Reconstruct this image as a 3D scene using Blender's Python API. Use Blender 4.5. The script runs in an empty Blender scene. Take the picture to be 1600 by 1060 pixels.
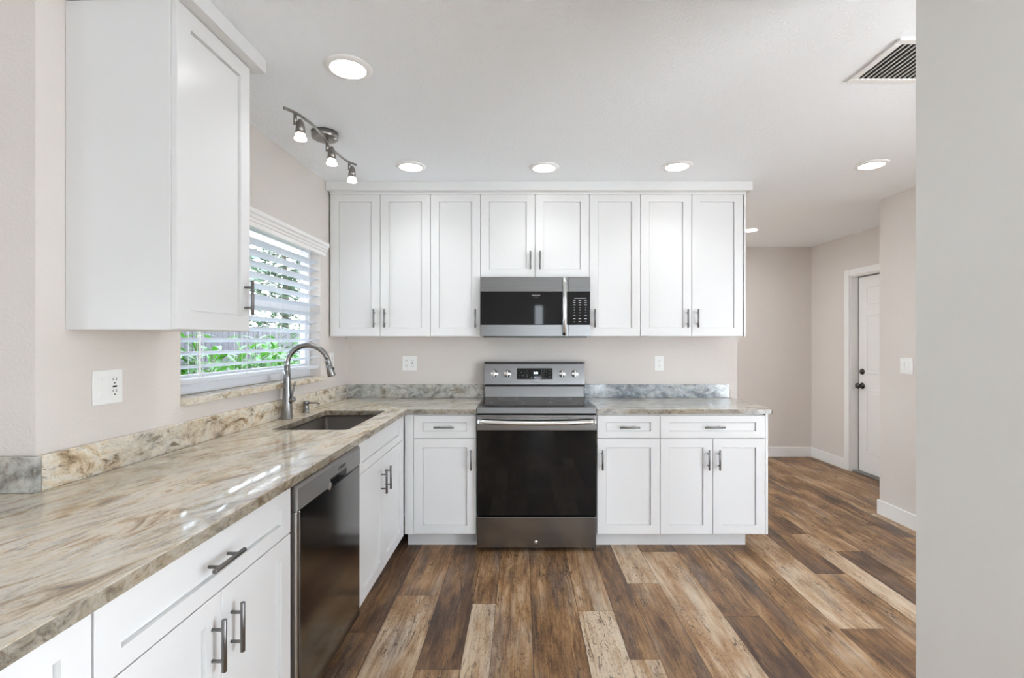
import bpy, bmesh, math, random
from mathutils import Vector, Matrix
PI = math.pi
sc = bpy.context.scene
COL = sc.collection

# ------------------------------------------------------------------ camera
CZ = 1.345                      # eye height
cam_d = bpy.data.cameras.new('camera'); cam = bpy.data.objects.new('camera', cam_d); COL.objects.link(cam)
cam.location = (0, 0, CZ); cam.rotation_euler = (PI/2, 0, 0)
cam_d.sensor_fit = 'HORIZONTAL'; cam_d.sensor_width = 36; cam_d.lens = 770/1600*36
cam_d.shift_x = -15/1600; cam_d.shift_y = 4/1600
cam_d.clip_start = .02; cam_d.clip_end = 100
sc.camera = cam

# ------------------------------------------------------------------ world, exposure
w = bpy.data.worlds.new('sky'); sc.world = w; w.use_nodes = True
nt = w.node_tree; nt.nodes.clear()
wo = nt.nodes.new('ShaderNodeOutputWorld'); bg = nt.nodes.new('ShaderNodeBackground')
tc = nt.nodes.new('ShaderNodeTexCoord'); sx = nt.nodes.new('ShaderNodeSeparateXYZ')
rp = nt.nodes.new('ShaderNodeValToRGB')
rp.color_ramp.elements[0].position = .25; rp.color_ramp.elements[0].color = (.80, .85, .89, 1)       # brightened below the horizon, added to lift the ceiling
rp.color_ramp.elements[1].position = .52; rp.color_ramp.elements[1].color = (.60, .66, .72, 1)
e = rp.color_ramp.elements.new(1.0); e.color = (.46, .56, .72, 1)
mr = nt.nodes.new('ShaderNodeMapRange'); mr.inputs[1].default_value = -1; mr.inputs[2].default_value = 1
nt.links.new(tc.outputs['Generated'], sx.inputs[0]); nt.links.new(sx.outputs['Z'], mr.inputs[0]); nt.links.new(mr.outputs[0], rp.inputs[0])
nt.links.new(rp.outputs[0], bg.inputs[0]); bg.inputs[1].default_value = 5.6
nt.links.new(bg.outputs[0], wo.inputs[0])
sc.view_settings.view_transform = 'Standard'; sc.view_settings.look = 'None'
sc.view_settings.exposure = 1.66; sc.view_settings.gamma = 1.0; sc.view_settings.use_curve_mapping = False
sc.cycles.use_denoising = True
sc.cycles.max_bounces = 10; sc.cycles.diffuse_bounces = 6; sc.cycles.glossy_bounces = 4
sc.cycles.sample_clamp_indirect = 6.0
sc.cycles.caustics_reflective = False; sc.cycles.caustics_refractive = False
CAN_POWER = 0.42
SPOT_POWER = .9

# ------------------------------------------------------------------ dimensions
CEIL = 2.45; YB = 3.79                     # ceiling, back wall
XC, ZC = -0.752, 0.914                     # face of the left run of doors, worktop height
YF = 3.165                                 # face of the back run of doors
FR_ID = (Vector((0, 0, 0)), 0.0)
FR_L = (Vector((-1.345, YB, 0)), -0.022)   # left wall frame: x=0 is its face, y runs along it
FR_H = (Vector((3.386, 5.754, 0)), 0.032)  # hall wall with the door
FR_R = (Vector((2.79, 3.84, 0)), 0.022)    # short wall with the switch

def to_world(fr, p):
    o, a = fr
    c, s = math.cos(a), math.sin(a)
    return Vector((o.x + c*p[0] - s*p[1], o.y + s*p[0] + c*p[1], o.z + p[2]))
ORG = {}

# ------------------------------------------------------------------ mesh helpers
def newbm(): return bmesh.new()
def ident(u, n, v): return (u, n, v)
def box(bm, x0, x1, y0, y1, z0, z1, bev=0.0, seg=1, M=None, mi=0):
    t = bmesh.new()
    bmesh.ops.create_cube(t, size=1)
    for v in t.verts:
        v.co = Vector((x0 + (v.co.x+.5)*(x1-x0), y0 + (v.co.y+.5)*(y1-y0), z0 + (v.co.z+.5)*(z1-z0)))
    if bev > 0:
        bmesh.ops.bevel(t, geom=t.edges[:], offset=bev, segments=seg, affect='EDGES', profile=.5)
    merge(bm, t, M, mi)
def merge(bm, t, M=None, mi=0):
    mp = {}
    for v in t.verts:
        mp[v] = bm.verts.new(Vector(M(*v.co)) if M else v.co)
    for f in t.faces:
        try:
            nf = bm.faces.new([mp[v] for v in f.verts]); nf.material_index = mi if mi else f.material_index; nf.smooth = f.smooth
        except ValueError: pass
    t.free()
def ortho(d):
    d = d.normalized()
    a = Vector((0, 0, 1)) if abs(d.z) < .9 else Vector((1, 0, 0))
    s = d.cross(a).normalized(); return s, s.cross(d).normalized()
def tube(bm, pts, radii, n=16, caps=True, mi=0):
    pts = [Vector(p) for p in pts]
    if not isinstance(radii, (list, tuple)): radii = [radii]*len(pts)
    rings = []; s = None
    for i, p in enumerate(pts):
        if i == 0: d = pts[1]-p
        elif i == len(pts)-1: d = p-pts[i-1]
        else: d = (pts[i+1]-p).normalized() + (p-pts[i-1]).normalized()
        d.normalize()
        if s is None: s, t = ortho(d)
        else:
            s = (s - d*s.dot(d)).normalized(); t = s.cross(d)
        t = s.cross(d)
        rings.append([bm.verts.new(p + radii[i]*(math.cos(2*PI*k/n)*s + math.sin(2*PI*k/n)*t)) for k in range(n)])
    for a, b in zip(rings, rings[1:]):
        for k in range(n):
            f = bm.faces.new([a[k], a[(k+1) % n], b[(k+1) % n], b[k]]); f.smooth = True; f.material_index = mi
    if caps:
        for r in (rings[0], rings[-1]):
            f = bm.faces.new(r); f.material_index = mi
def lathe(bm, prof, c=(0, 0, 0), axis=(0, 0, 1), n=32, mi=0, smooth=True):
    """prof: list of (radius, height along the axis)"""
    c = Vector(c); ax = Vector(axis).normalized(); s, t = ortho(ax)
    rings = []
    for r, h in prof:
        if r < 1e-6: rings.append([bm.verts.new(c + ax*h)])
        else: rings.append([bm.verts.new(c + ax*h + r*(math.cos(2*PI*k/n)*s + math.sin(2*PI*k/n)*t)) for k in range(n)])
    for a, b in zip(rings, rings[1:]):
        for k in range(n):
            if len(a) == 1 and len(b) == 1: continue
            if len(a) == 1: vs = [a[0], b[(k+1) % n], b[k]]
            elif len(b) == 1: vs = [a[k], a[(k+1) % n], b[0]]
            else: vs = [a[k], a[(k+1) % n], b[(k+1) % n], b[k]]
            f = bm.faces.new(vs); f.smooth = smooth; f.material_index = mi
def extrude_profile(bm, prof, x0, x1, M=None, mi=0):
    """closed profile in (y,z) swept along x"""
    t = bmesh.new()
    a = [t.verts.new((x0, p[0], p[1])) for p in prof]; b = [t.verts.new((x1, p[0], p[1])) for p in prof]
    n = len(prof)
    for k in range(n): t.faces.new([a[k], a[(k+1) % n], b[(k+1) % n], b[k]])
    t.faces.new(a); t.faces.new(b[::-1])
    merge(bm, t, M, mi)
def shaker(bm, u0, u1, n0, n1, v0, v1, stile=.057, rail=.057, rec=.010, M=ident):
    """door or drawer front with a recessed centre panel, n grows towards the room"""
    t = bmesh.new(); c = .0012
    def ring(i, n, j=None):
        j = i if j is None else j
        return [t.verts.new(Vector(p)) for p in ((u0+i, n, v0+j), (u1-i, n, v0+j), (u1-i, n, v1-j), (u0+i, n, v1-j))]
    rs = [ring(0, n0), ring(0, n1-c), ring(c, n1), ring(stile, n1, rail), ring(stile+.0006, n1-rec-.004, rail+.0006), ring(stile+.0032, n1-rec-.004, rail+.0032), ring(stile+.0036, n1-rec, rail+.0036)]
    for a, b in zip(rs, rs[1:]):
        for k in range(4): t.faces.new([a[k], a[(k+1) % 4], b[(k+1) % 4], b[k]])
    t.faces.new(rs[0][::-1]); t.faces.new(rs[-1])
    merge(bm, t, M)

def add(name, bm, mat, parent=None, fr=None, origin=None, label=None, smooth=None):
    """link bm as one mesh object. Mesh coordinates are in the frame; the origin is the parent's, or the given one"""
    bmesh.ops.recalc_face_normals(bm, faces=bm.faces[:])
    me = bpy.data.meshes.new(name); bm.to_mesh(me); bm.free()
    for m in (mat if isinstance(mat, (list, tuple)) else [mat]): me.materials.append(m)
    o = bpy.data.objects.new(name, me); COL.objects.link(o)
    if parent is not None:
        O = ORG[parent.name]; me.transform(Matrix.Translation(-O)); o.parent = parent; ORG[o.name] = O
    else:
        fr = fr or FR_ID; O = Vector(origin or (0, 0, 0))
        me.transform(Matrix.Translation(-O)); o.location = to_world(fr, O); o.rotation_euler = (0, 0, fr[1]); ORG[o.name] = O
    if label: o['label'] = label
    return o
def thing(name, label, cat, origin, fr=FR_ID, group=None, kind=None):
    o = bpy.data.objects.new(name, None); COL.objects.link(o); o.empty_display_size = .05
    O = Vector(origin); o.location = to_world(fr, O); o.rotation_euler = (0, 0, fr[1]); ORG[o.name] = O
    if label: o['label'] = label
    if cat: o['category'] = cat
    if group: o['group'] = group
    if kind: o['kind'] = kind
    return o
def tag(o, label, cat, group=None):
    o['label'] = label; o['category'] = cat
    if group: o['group'] = group
    return o
def struct(o, label=None):
    o['kind'] = 'structure'
    if label: o['label'] = label
    return o
def dup(o, loc, label, rotz=None):
    r = o.copy(); COL.objects.link(r); r.location = loc; r['label'] = label
    if rotz is not None: r.rotation_euler = (0, 0, rotz)
    for ch in o.children:
        c = ch.copy(); COL.objects.link(c); c.parent = r
        for g in ch.children:
            d = g.copy(); COL.objects.link(d); d.parent = c
    return r
def text(name, body, size, mat, M3, parent, extrude=.0003):
    """writing as a mesh; M3 maps text plane to the frame"""
    cu = bpy.data.curves.new('writing', 'FONT'); cu.body = body; cu.size = size; cu.extrude = extrude
    cu.align_x = 'CENTER'; cu.align_y = 'CENTER'
    tmp = bpy.data.objects.new('writing_tmp', cu); COL.objects.link(tmp)
    dg = bpy.context.evaluated_depsgraph_get(); me = bpy.data.meshes.new_from_object(tmp.evaluated_get(dg))
    bpy.data.objects.remove(tmp); bpy.data.curves.remove(cu)
    me.transform(M3); me.materials.clear(); me.materials.append(mat); me.name = name
    o = bpy.data.objects.new(name, me); COL.objects.link(o); O = ORG[parent.name]
    me.transform(Matrix.Translation(-O)); o.parent = parent; ORG[o.name] = O
    return o

# ------------------------------------------------------------------ materials
def lin(c):
    c = c/255
    return c/12.92 if c <= .04045 else ((c+.055)/1.055)**2.4
def rgb(r, g, b): return (lin(r), lin(g), lin(b), 1)
class Mat:
    def __init__(s, name):
        s.m = bpy.data.materials.new(name); s.m.use_nodes = True; s.t = s.m.node_tree
        s.p = s.t.nodes['Principled BSDF']; s.out = s.t.nodes['Material Output']
    def n(s, typ, **kw):
        nd = s.t.nodes.new(typ)
        for k, v in kw.items():
            if hasattr(nd, k): setattr(nd, k, v)
        return nd
    def l(s, a, b): s.t.links.new(a, b)
    def set(s, **kw):
        for k, v in kw.items():
            s.p.inputs[k.replace('_', ' ')].default_value = v
        return s
    def coords(s, scale=(1, 1, 1), rot=(0, 0, 0), loc=(0, 0, 0), src=None):
        if src is None:
            src = s.n('ShaderNodeTexCoord').outputs['Object']
        mp = s.n('ShaderNodeMapping'); mp.inputs['Scale'].default_value = scale
        mp.inputs['Rotation'].default_value = rot; mp.inputs['Location'].default_value = loc
        s.l(src, mp.inputs[0]); return mp.outputs[0]
    def noise(s, co, scale, detail=4, rough=.5, dist=0):
        nz = s.n('ShaderNodeTexNoise'); nz.inputs['Scale'].default_value = scale; nz.inputs['Detail'].default_value = detail
        nz.inputs['Roughness'].default_value = rough; nz.inputs['Distortion'].default_value = dist
        s.l(co, nz.inputs['Vector']); return nz.outputs['Fac']
    def ramp(s, fac, stops, interp='LINEAR'):
        r = s.n('ShaderNodeValToRGB'); cr = r.color_ramp; cr.interpolation = interp
        while len(cr.elements) < len(stops): cr.elements.new(.5)
        for e, (p, c) in zip(cr.elements, stops):
            e.position = p; e.color = c if isinstance(c, tuple) else (c, c, c, 1)
        s.l(fac, r.inputs[0]); return r.outputs[0]
    def mix(s, fac, a, b, mode='MIX'):
        m = s.n('ShaderNodeMix'); m.data_type = 'RGBA'; m.blend_type = mode
        for v, i in ((fac, 0), (a, 6), (b, 7)):
            if isinstance(v, (int, float, tuple)): m.inputs[i].default_value = v
            else: s.l(v, m.inputs[i])
        return m.outputs[2]
    def math(s, op, a, b=None):
        m = s.n('ShaderNodeMath'); m.operation = op
        for v, i in ((a, 0), (b, 1)):
            if v is None: continue
            if isinstance(v, (int, float)): m.inputs[i].default_value = v
            else: s.l(v, m.inputs[i])
        return m.outputs[0]
    def bump(s, h, strength=.2, dist=.01):
        b = s.n('ShaderNodeBump'); b.inputs['Strength'].default_value = strength; b.inputs['Distance'].default_value = dist
        s.l(h, b.inputs['Height']); s.l(b.outputs[0], s.p.inputs['Normal']); return s

def plain(name, col, rough=.5, metal=0.0, **kw):
    return Mat(name).set(Base_Color=col, Roughness=rough, Metallic=metal, **kw).m

def painted(name, col, rough, bs, bstr, bdist=.004):
    m = Mat(name); m.set(Base_Color=col, Roughness=rough)
    co = m.coords()
    m.bump(m.noise(co, bs, 3, .55, .3), bstr, bdist); return m.m
M_WALL = painted('greige_wall_paint', rgb(219, 212, 206), .75, 105, .45, .004)
M_CEIL = painted('white_ceiling_paint', rgb(246, 250, 254), .85, 75, .6, .005)
M_ROOM = plain('white_room_paint', rgb(236, 236, 236), .7)
M_COLUMN = painted('pale_partition_paint', rgb(240, 239, 235), .55, 30, .03)
M_TRIM = plain('white_trim_paint', rgb(238, 237, 235), .35)
M_CAB = plain('white_cabinet_lacquer', rgb(223, 223, 222), .28)
M_CABIN = plain('cabinet_gap_grey', rgb(150, 150, 146), .6)
M_TOE = plain('toe_kick_board', rgb(214, 213, 211), .45)
M_PLASTIC = plain('white_plate_plastic', rgb(240, 240, 238), .3)
M_DARK = plain('black_slot', (.01, .01, .01, 1), .5)
M_BLACK = plain('black_enamel', (.012, .012, .012, 1), .25)
M_GLASSBLK = Mat('black_glass').set(Base_Color=(.006, .006, .006, 1), Roughness=.04, IOR=1.36).m
M_GLASSTOP = Mat('ceramic_cooktop_glass').set(Base_Color=(.012, .012, .012, 1), Roughness=.06, IOR=1.4).m
M_VINYL = plain('white_window_vinyl', rgb(235, 236, 240), .35)

def brushed(name, col, rough, aniso=.75, vary=.10, metal=1.0):
    m = Mat(name); m.set(Metallic=metal, Roughness=rough, Anisotropic=aniso)
    co = m.coords(scale=(1.2, 1.2, 260))
    nz = m.noise(co, 3, 3, .6)
    a = tuple(c*(1-vary) for c in col[:3]) + (1,); b = tuple(min(1, c*(1+vary)) for c in col[:3]) + (1,)
    m.l(m.ramp(nz, [(.3, a), (.7, b)]), m.p.inputs['Base Color'])
    m.bump(m.noise(m.coords(scale=(1, 1, .12)), 7, 2, .5), .35, .004)
    tg = m.n('ShaderNodeTangent'); tg.direction_type = 'RADIAL'; tg.axis = 'Z'
    m.l(tg.outputs[0], m.p.inputs['Tangent'])
    return m.m
M_STEEL = brushed('brushed_stainless_steel', (.24, .24, .24, 1), .2)
M_STEELD = plain('dark_stainless_steel', (.17, .167, .163, 1), .13, 1.0)
M_STEELB = brushed('dishwasher_control_band_steel', (.52, .51, .50, 1), .34, .4, .05)
M_CHROME = plain('polished_handle_steel', (.75, .75, .74, 1), .14, 1.0)
M_PULL = plain('brushed_nickel_pull', (.20, .195, .19, 1), .34, 1.0)
M_NICKEL = plain('brushed_nickel', (.30, .285, .27, 1), .28, 1.0)
M_FAUCET = plain('faucet_stainless', (.27, .265, .26, 1), .26, 1.0)
M_BRONZE = plain('dark_bronze_knob', (.10, .095, .09, 1), .25, 1.0)
m = Mat('sink_composite'); m.set(Roughness=.42)
m.l(m.ramp(m.noise(m.coords(), 260, 2, .5), [(.3, rgb(60, 54, 50)), (.7, rgb(84, 76, 70))]), m.p.inputs['Base Color']); M_SINK = m.m

def granite(name, ang, base, grey=.5, stretch=(8.5, 1.9, 6), dark=.5, seed=0.0, gloss=.06):
    """streaky cream / tan / grey stone; veins run along the local y axis turned by ang"""
    m = Mat(name); m.set(Roughness=gloss, IOR=1.62)
    co = m.coords(rot=(0, 0, ang), loc=(seed, seed*.7, seed*.3))
    warp = m.n('ShaderNodeTexNoise'); warp.inputs['Scale'].default_value = 2.3; warp.inputs['Detail'].default_value = 3
    m.l(co, warp.inputs['Vector'])
    vm = m.n('ShaderNodeVectorMath'); vm.operation = 'MULTIPLY_ADD'
    m.l(warp.outputs['Color'], vm.inputs[0]); vm.inputs[1].default_value = (.16, .16, .16); m.l(co, vm.inputs[2])
    st = m.coords(scale=stretch, src=vm.outputs[0])
    n1 = m.noise(st, 1.7, 9, .66, 1.1)
    n2 = m.noise(m.coords(scale=stretch, loc=(7, 3, 5), src=vm.outputs[0]), 4.2, 8, .7, .4)
    n3 = m.noise(m.coords(scale=(2.4, .8, 1.6), loc=(2, 9, 1), src=vm.outputs[0]), 1.9, 5, .55)
    n4 = m.noise(co, 95, 3, .6)
    c_cream, c_tan, c_grey, c_brown, c_white = base
    col = m.ramp(n1, [(.32, c_brown), (.40, c_tan), (.46, c_cream), (.53, c_white), (.60, c_cream), (.66, c_tan), (.76, c_brown)])
    gmask = m.ramp(n3, [(.5-.12*grey-.06, 0.0), (.62-.2*grey+.08, 1.0)])
    gcol = m.ramp(n2, [(.34, tuple(c*.62 for c in c_grey[:3])+(1,)), (.48, c_grey), (.64, c_white)])
    gm = m.math('MULTIPLY', gmask, min(1.0, .25+.7*grey))
    col = m.mix(gm, col, gcol)
    veins = m.ramp(n2, [(.37, 1.0), (.45, 0.0)])
    col = m.mix(m.math('MULTIPLY', veins, dark), col, c_brown)
    gold = m.ramp(n2, [(.56, 0.0), (.70, 1.0)])
    col = m.mix(m.math('MULTIPLY', gold, .45*(1-grey)), col, c_tan)
    spk = m.ramp(n4, [(.30, .78), (.45, 1.0)])
    col = m.mix(1.0, col, spk, 'MULTIPLY')
    n5 = m.noise(m.coords(scale=(26, 7, 20), src=vm.outputs[0]), 3.0, 6, .75, .8)
    col = m.mix(1.0, col, m.ramp(n5, [(.34, .66), (.46, .97), (.6, 1.0)]), 'MULTIPLY')
    m.l(col, m.p.inputs['Base Color'])
    return m.m
PAL_WARM = (rgb(226, 210, 182), rgb(190, 166, 134), rgb(176, 172, 165), rgb(112, 92, 72), rgb(234, 228, 215))
PAL_MIX = (rgb(224, 213, 196), rgb(184, 166, 144), rgb(172, 174, 174), rgb(108, 92, 78), rgb(232, 228, 220))
PAL_BLUE = (rgb(190, 190, 184), rgb(150, 145, 136), rgb(138, 148, 156), rgb(96, 92, 88), rgb(206, 212, 216))
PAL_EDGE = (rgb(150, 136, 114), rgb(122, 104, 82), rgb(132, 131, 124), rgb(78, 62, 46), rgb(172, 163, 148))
M_GR_L = granite('granite_left_run', .30, PAL_WARM, .42, seed=1.3)
M_GR_B = granite('granite_back_run', 1.22, PAL_MIX, .45, seed=4.1)
M_GR_R = granite('granite_peninsula', 1.25, PAL_MIX, .62, seed=8.4)
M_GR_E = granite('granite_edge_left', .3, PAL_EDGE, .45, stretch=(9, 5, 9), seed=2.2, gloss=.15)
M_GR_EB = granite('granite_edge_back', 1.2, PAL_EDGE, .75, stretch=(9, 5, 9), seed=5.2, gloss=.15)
M_SPL_L = granite('granite_splash_left', 0.25, PAL_WARM, .55, stretch=(4, 2.8, 6.5), dark=.8, seed=3.4, gloss=.12)
M_SPL_B = granite('granite_splash_back', 0.3, (rgb(192, 188, 176), rgb(156, 148, 132), rgb(150, 154, 152), rgb(98, 90, 80), rgb(210, 210, 206)), .75, stretch=(3.5, 3, 5), dark=.6, seed=6.7, gloss=.12)
M_SILL = granite('granite_sill', 0.1, PAL_WARM, .2, stretch=(6, 3.5, 6), dark=.7, seed=9.7, gloss=.12)

# planked floor: tone and seed come per plank as face attributes
m = Mat('wide_plank_floor'); m.set(Roughness=.42, IOR=1.45)
ta = m.n('ShaderNodeAttribute'); ta.attribute_name = 'tone'
sa = m.n('ShaderNodeAttribute'); sa.attribute_name = 'seed'
tcn = m.n('ShaderNodeTexCoord')
vm = m.n('ShaderNodeVectorMath'); vm.operation = 'MULTIPLY_ADD'
cx = m.n('ShaderNodeCombineXYZ')
for k in range(3): m.l(sa.outputs['Fac'], cx.inputs[k])
m.l(cx.outputs[0], vm.inputs[0]); vm.inputs[1].default_value = (37.0, 23.0, 11.0); m.l(tcn.outputs['Object'], vm.inputs[2])
P = vm.outputs[0]
g1 = m.noise(m.coords(scale=(8, .8, 1), src=P), 2.2, 8, .62, 1.2)       # broad figure
g2 = m.noise(m.coords(scale=(70, 3.2, 1), src=P), 2.0, 6, .72, .5)       # fine grain
g3 = m.noise(m.coords(scale=(3.2, 1.1, 1), src=P), 2.2, 4, .55)          # mottling
g4 = m.noise(m.coords(scale=(15, 1.5, 1), loc=(3, 3, 3), src=P), 2.2, 4, .5, .9)   # cracks
g5 = m.noise(m.coords(scale=(26, 11, 1), loc=(5, 1, 2), src=P), 2.6, 5, .75, 2.0)  # sawn, patchy dark
g6 = m.noise(m.coords(scale=(4.5, 1.6, 1), loc=(9, 4, 2), src=P), 2.0, 3, .5)
t = m.math('ADD', ta.outputs['Fac'], m.math('MULTIPLY', m.math('SUBTRACT', g1, .5), .95))
t = m.math('ADD', t, m.math('MULTIPLY', m.math('SUBTRACT', g3, .5), 1.0))
t = m.math('ADD', t, m.math('MULTIPLY', m.math('SUBTRACT', g2, .5), .85))
col = m.ramp(t, [(.0, rgb(66, 47, 36)), (.22, rgb(100, 73, 52)), (.42, rgb(138, 104, 70)), (.60, rgb(168, 132, 94)),
                 (.78, rgb(188, 160, 130)), (1.0, rgb(212, 193, 168))])
greyc = m.ramp(t, [(.0, rgb(62, 54, 51)), (.5, rgb(120, 103, 92)), (1.0, rgb(200, 186, 168))])
gmask = m.ramp(m.noise(m.coords(scale=(5, .8, 1), loc=(8, 2, 0), src=P), 2.2, 3, .5), [(.50, 0.0), (.68, .7)])
col = m.mix(gmask, col, greyc)
orange = m.ramp(m.noise(m.coords(scale=(4, 1.1, 1), loc=(1, 12, 0), src=P), 2.0, 3, .5), [(.54, 0.0), (.72, .40)])
col = m.mix(orange, col, m.ramp(t, [(.0, rgb(78, 48, 28)), (.5, rgb(154, 110, 68)), (1.0, rgb(206, 170, 124))]))
crk = m.ramp(m.math('ABSOLUTE', m.math('SUBTRACT', g4, .5)), [(.0, 1.0), (.012, .75), (.022, 0.0)])
crm = m.ramp(g6, [(.52, 0.0), (.60, 1.0)])
col = m.mix(m.math('MULTIPLY', m.math('MULTIPLY', crk, crm), .85), col, rgb(52, 36, 27))
col = m.mix(m.math('MULTIPLY', m.ramp(g5, [(.38, .8), (.47, 0.0)]), m.ramp(g3, [(.46, 1.0), (.60, .15)])), col, rgb(66, 50, 42))
vor = m.n('ShaderNodeTexVoronoi'); vor.inputs['Scale'].default_value = 1.6; m.l(m.coords(scale=(2.6, 1.3, 1), src=P), vor.inputs['Vector'])
col = m.mix(m.ramp(m.math('ADD', vor.outputs['Distance'], m.math('MULTIPLY', g2, .05)), [(.055, .8), (.10, 0.0)]), col, rgb(70, 46, 32))
m.l(col, m.p.inputs['Base Color'])
m.bump(m.math('ADD', g2, m.math('MULTIPLY', crk, -.6)), .3, .0015)
M_FLOOR = m.m
M_GROOVE = plain('plank_groove', rgb(62, 46, 36), .8)

def emitter(name, col, strength):
    m = Mat(name); m.set(Base_Color=(.9, .9, .9, 1), Emission_Color=col, Emission_Strength=strength); return m.m
M_LAMP = emitter('lit_diffuser', (1, .985, .96, 1), 3.0)
M_BULB = emitter('lit_bulb', (1, .95, .88, 1), 6.0)
M_LED = emitter('blue_white_digits', (.62, .84, 1, 1), 3.0)
M_PRINT = plain('pale_print', rgb(190, 192, 194), .5)
M_PRINTD = plain('dim_print', rgb(92, 94, 96), .5)
M_LOGO = plain('dark_logo_print', rgb(50, 50, 52), .4)
m = Mat('frosted_glass_rim'); m.set(Base_Color=(1, 1, 1, 1), Roughness=.2, Transmission_Weight=.6, Emission_Color=(1, .96, .9, 1), Emission_Strength=.45); M_RIM = m.m
m = Mat('window_pane'); m.t.nodes.remove(m.p)
g = m.n('ShaderNodeBsdfGlossy'); g.inputs['Roughness'].default_value = .02
tr = m.n('ShaderNodeBsdfTransparent'); mx = m.n('ShaderNodeMixShader'); fr = m.n('ShaderNodeLayerWeight'); fr.inputs['Blend'].default_value = .5
m.l(m.math('ADD', m.math('MULTIPLY', m.math('POWER', fr.outputs['Facing'], 5.0), .5), .03), mx.inputs[0]); m.l(tr.outputs[0], mx.inputs[1]); m.l(g.outputs[0], mx.inputs[2]); m.l(mx.outputs[0], m.out.inputs[0])
M_PANE = m.m
m = Mat('blind_slat_white'); m.set(Base_Color=rgb(240, 240, 240), Roughness=.35, Subsurface_Weight=0.0)
tl = m.n('ShaderNodeBsdfTranslucent'); tl.inputs[0].default_value = rgb(225, 232, 240)
mx = m.n('ShaderNodeMixShader'); mx.inputs[0].default_value = .42
m.l(m.p.outputs[0], mx.inputs[1]); m.l(tl.outputs[0], mx.inputs[2]); m.l(mx.outputs[0], m.out.inputs[0]); M_SLAT = m.m
def leafmat(name, a, b):
    m = Mat(name); m.set(Roughness=.4)
    m.l(m.ramp(m.noise(m.coords(), 9, 3, .5), [(.35, a), (.65, b)]), m.p.inputs['Base Color'])
    tl = m.n('ShaderNodeBsdfTranslucent'); tl.inputs[0].default_value = b
    mx = m.n('ShaderNodeMixShader'); mx.inputs[0].default_value = .35
    m.l(m.p.outputs[0], mx.inputs[1]); m.l(tl.outputs[0], mx.inputs[2]); m.l(mx.outputs[0], m.out.inputs[0]); return m.m
M_LEAF = leafmat('bright_green_leaf', rgb(30, 84, 18), rgb(74, 140, 34))
M_LEAF2 = leafmat('grey_green_leaf', rgb(34, 56, 36), rgb(84, 112, 80))
M_STEM = plain('plant_stem', rgb(80, 96, 48), .6)
M_BARK = plain('tree_bark', rgb(96, 84, 74), .8)
m = Mat('weathered_fence_wood'); m.set(Roughness=.8)
m.l(m.ramp(m.noise(m.coords(scale=(8, 8, .6)), 4, 5, .6), [(.3, rgb(38, 38, 42)), (.7, rgb(68, 66, 70))]), m.p.inputs['Base Color']); M_FENCE = m.m
m = Mat('garden_mulch'); m.set(Roughness=.9)
m.l(m.ramp(m.noise(m.coords(), 14, 5, .6), [(.3, rgb(50, 44, 38)), (.7, rgb(90, 84, 72))]), m.p.inputs['Base Color']); M_MULCH = m.m

# ================================================================== THE SETTING
# floor ------------------------------------------------------------
random.seed(11)
edges = [-.66, -.436, -.252, -.131, .049, .28, .458, .587, .763, .99, 1.165, 1.30, 1.485, 1.70, 1.88, 2.01, 2.18]
wd = [.228, .178, .127, .178]
k = 0
while edges[-1] < 4.2: edges.append(edges[-1] + wd[k % 4]); k += 1
k = 0
while edges[0] > -4.6: edges.insert(0, edges[0] - [.178, .127, .178, .228][k % 4]); k += 1
known = {   # row start x : (joint y, tone beyond, tone nearer)
    -.838: (2.276, .22, .42), -.66: (2.611, .40, .72), -.436: (2.021, .26, .60), -.252: (2.527, .50, .80),
    -.131: (3.36, .5, .58), .049: (3.42, .4, .44), .28: (2.459, .56, .92), .458: (2.084, .36, .84),
    .587: (2.7356, .82, .42), .763: (3.15, .30, .70), .99: (2.413, .48, .27), 1.165: (3.45, .4, .43),
    1.30: (3.32, .34, .46), 1.485: (2.3045, .72, .34), 1.70: (2.853, .30, .50), 1.88: (3.44, .36, .80),
    2.01: (3.155, .50, .27), 2.18: (4.35, .38, .45), 2.408: (3.6, .42, .40), 2.586: (4.9, .46, .38)}
bm = newbm()
planks = []
for a, b in zip(edges, edges[1:]):
    key = next((kk for kk in known if abs(kk-a) < .02), None)
    if key is not None:
        j, tf, tn = known[key]
        cuts = [j + 1.52*i for i in range(-6, 4)]
        tones = {0: tf, -1: tn}
    else:
        j = random.uniform(0, 1.5); cuts = [j + 1.52*i for i in range(-5, 5)]; tones = {}
    for i, (c0, c1) in enumerate(zip(cuts, cuts[1:])):
        tone = tones.get(i-6, random.choice([.3, .38, .44, .5, .56, .7]))
        y0, y1 = max(c0, -3.6), min(c1, 5.9)
        if b < -1.5: y1 = min(y1, 1.6)
        if y1-y0 > .02: planks.append((a+.0009, b-.0009, y0+.0009, y1-.0009, tone))
tl_ = bm.faces.layers.float.new('tone'); sl_ = bm.faces.layers.float.new('seed')
for (a, b, y0, y1, tone) in planks:
    f = bm.faces.new([bm.verts.new(p) for p in ((a, y0, 0), (b, y0, 0), (b, y1, 0), (a, y1, 0))])
    f[tl_] = tone; f[sl_] = random.random()
f = bm.faces.new([bm.verts.new(p) for p in ((-4.6, -3.6, -.0005), (4.2, -3.6, -.0005), (4.2, 1.6, -.0005), (-4.6, 1.6, -.0005))]); f.material_index = 1
f = bm.faces.new([bm.verts.new(p) for p in ((-1.55, 1.6, -.0005), (4.2, 1.6, -.0005), (4.2, 5.9, -.0005), (-1.55, 5.9, -.0005))]); f.material_index = 1
box(bm, -4.6, 4.2, -3.6, 1.6, -.15, -.004, mi=1); box(bm, -1.55, 4.2, 1.6, 5.9, -.15, -.004, mi=1)
struct(add('floor', bm, [M_FLOOR, M_GROOVE]), 'mixed width rustic brown wood plank floor')

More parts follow.
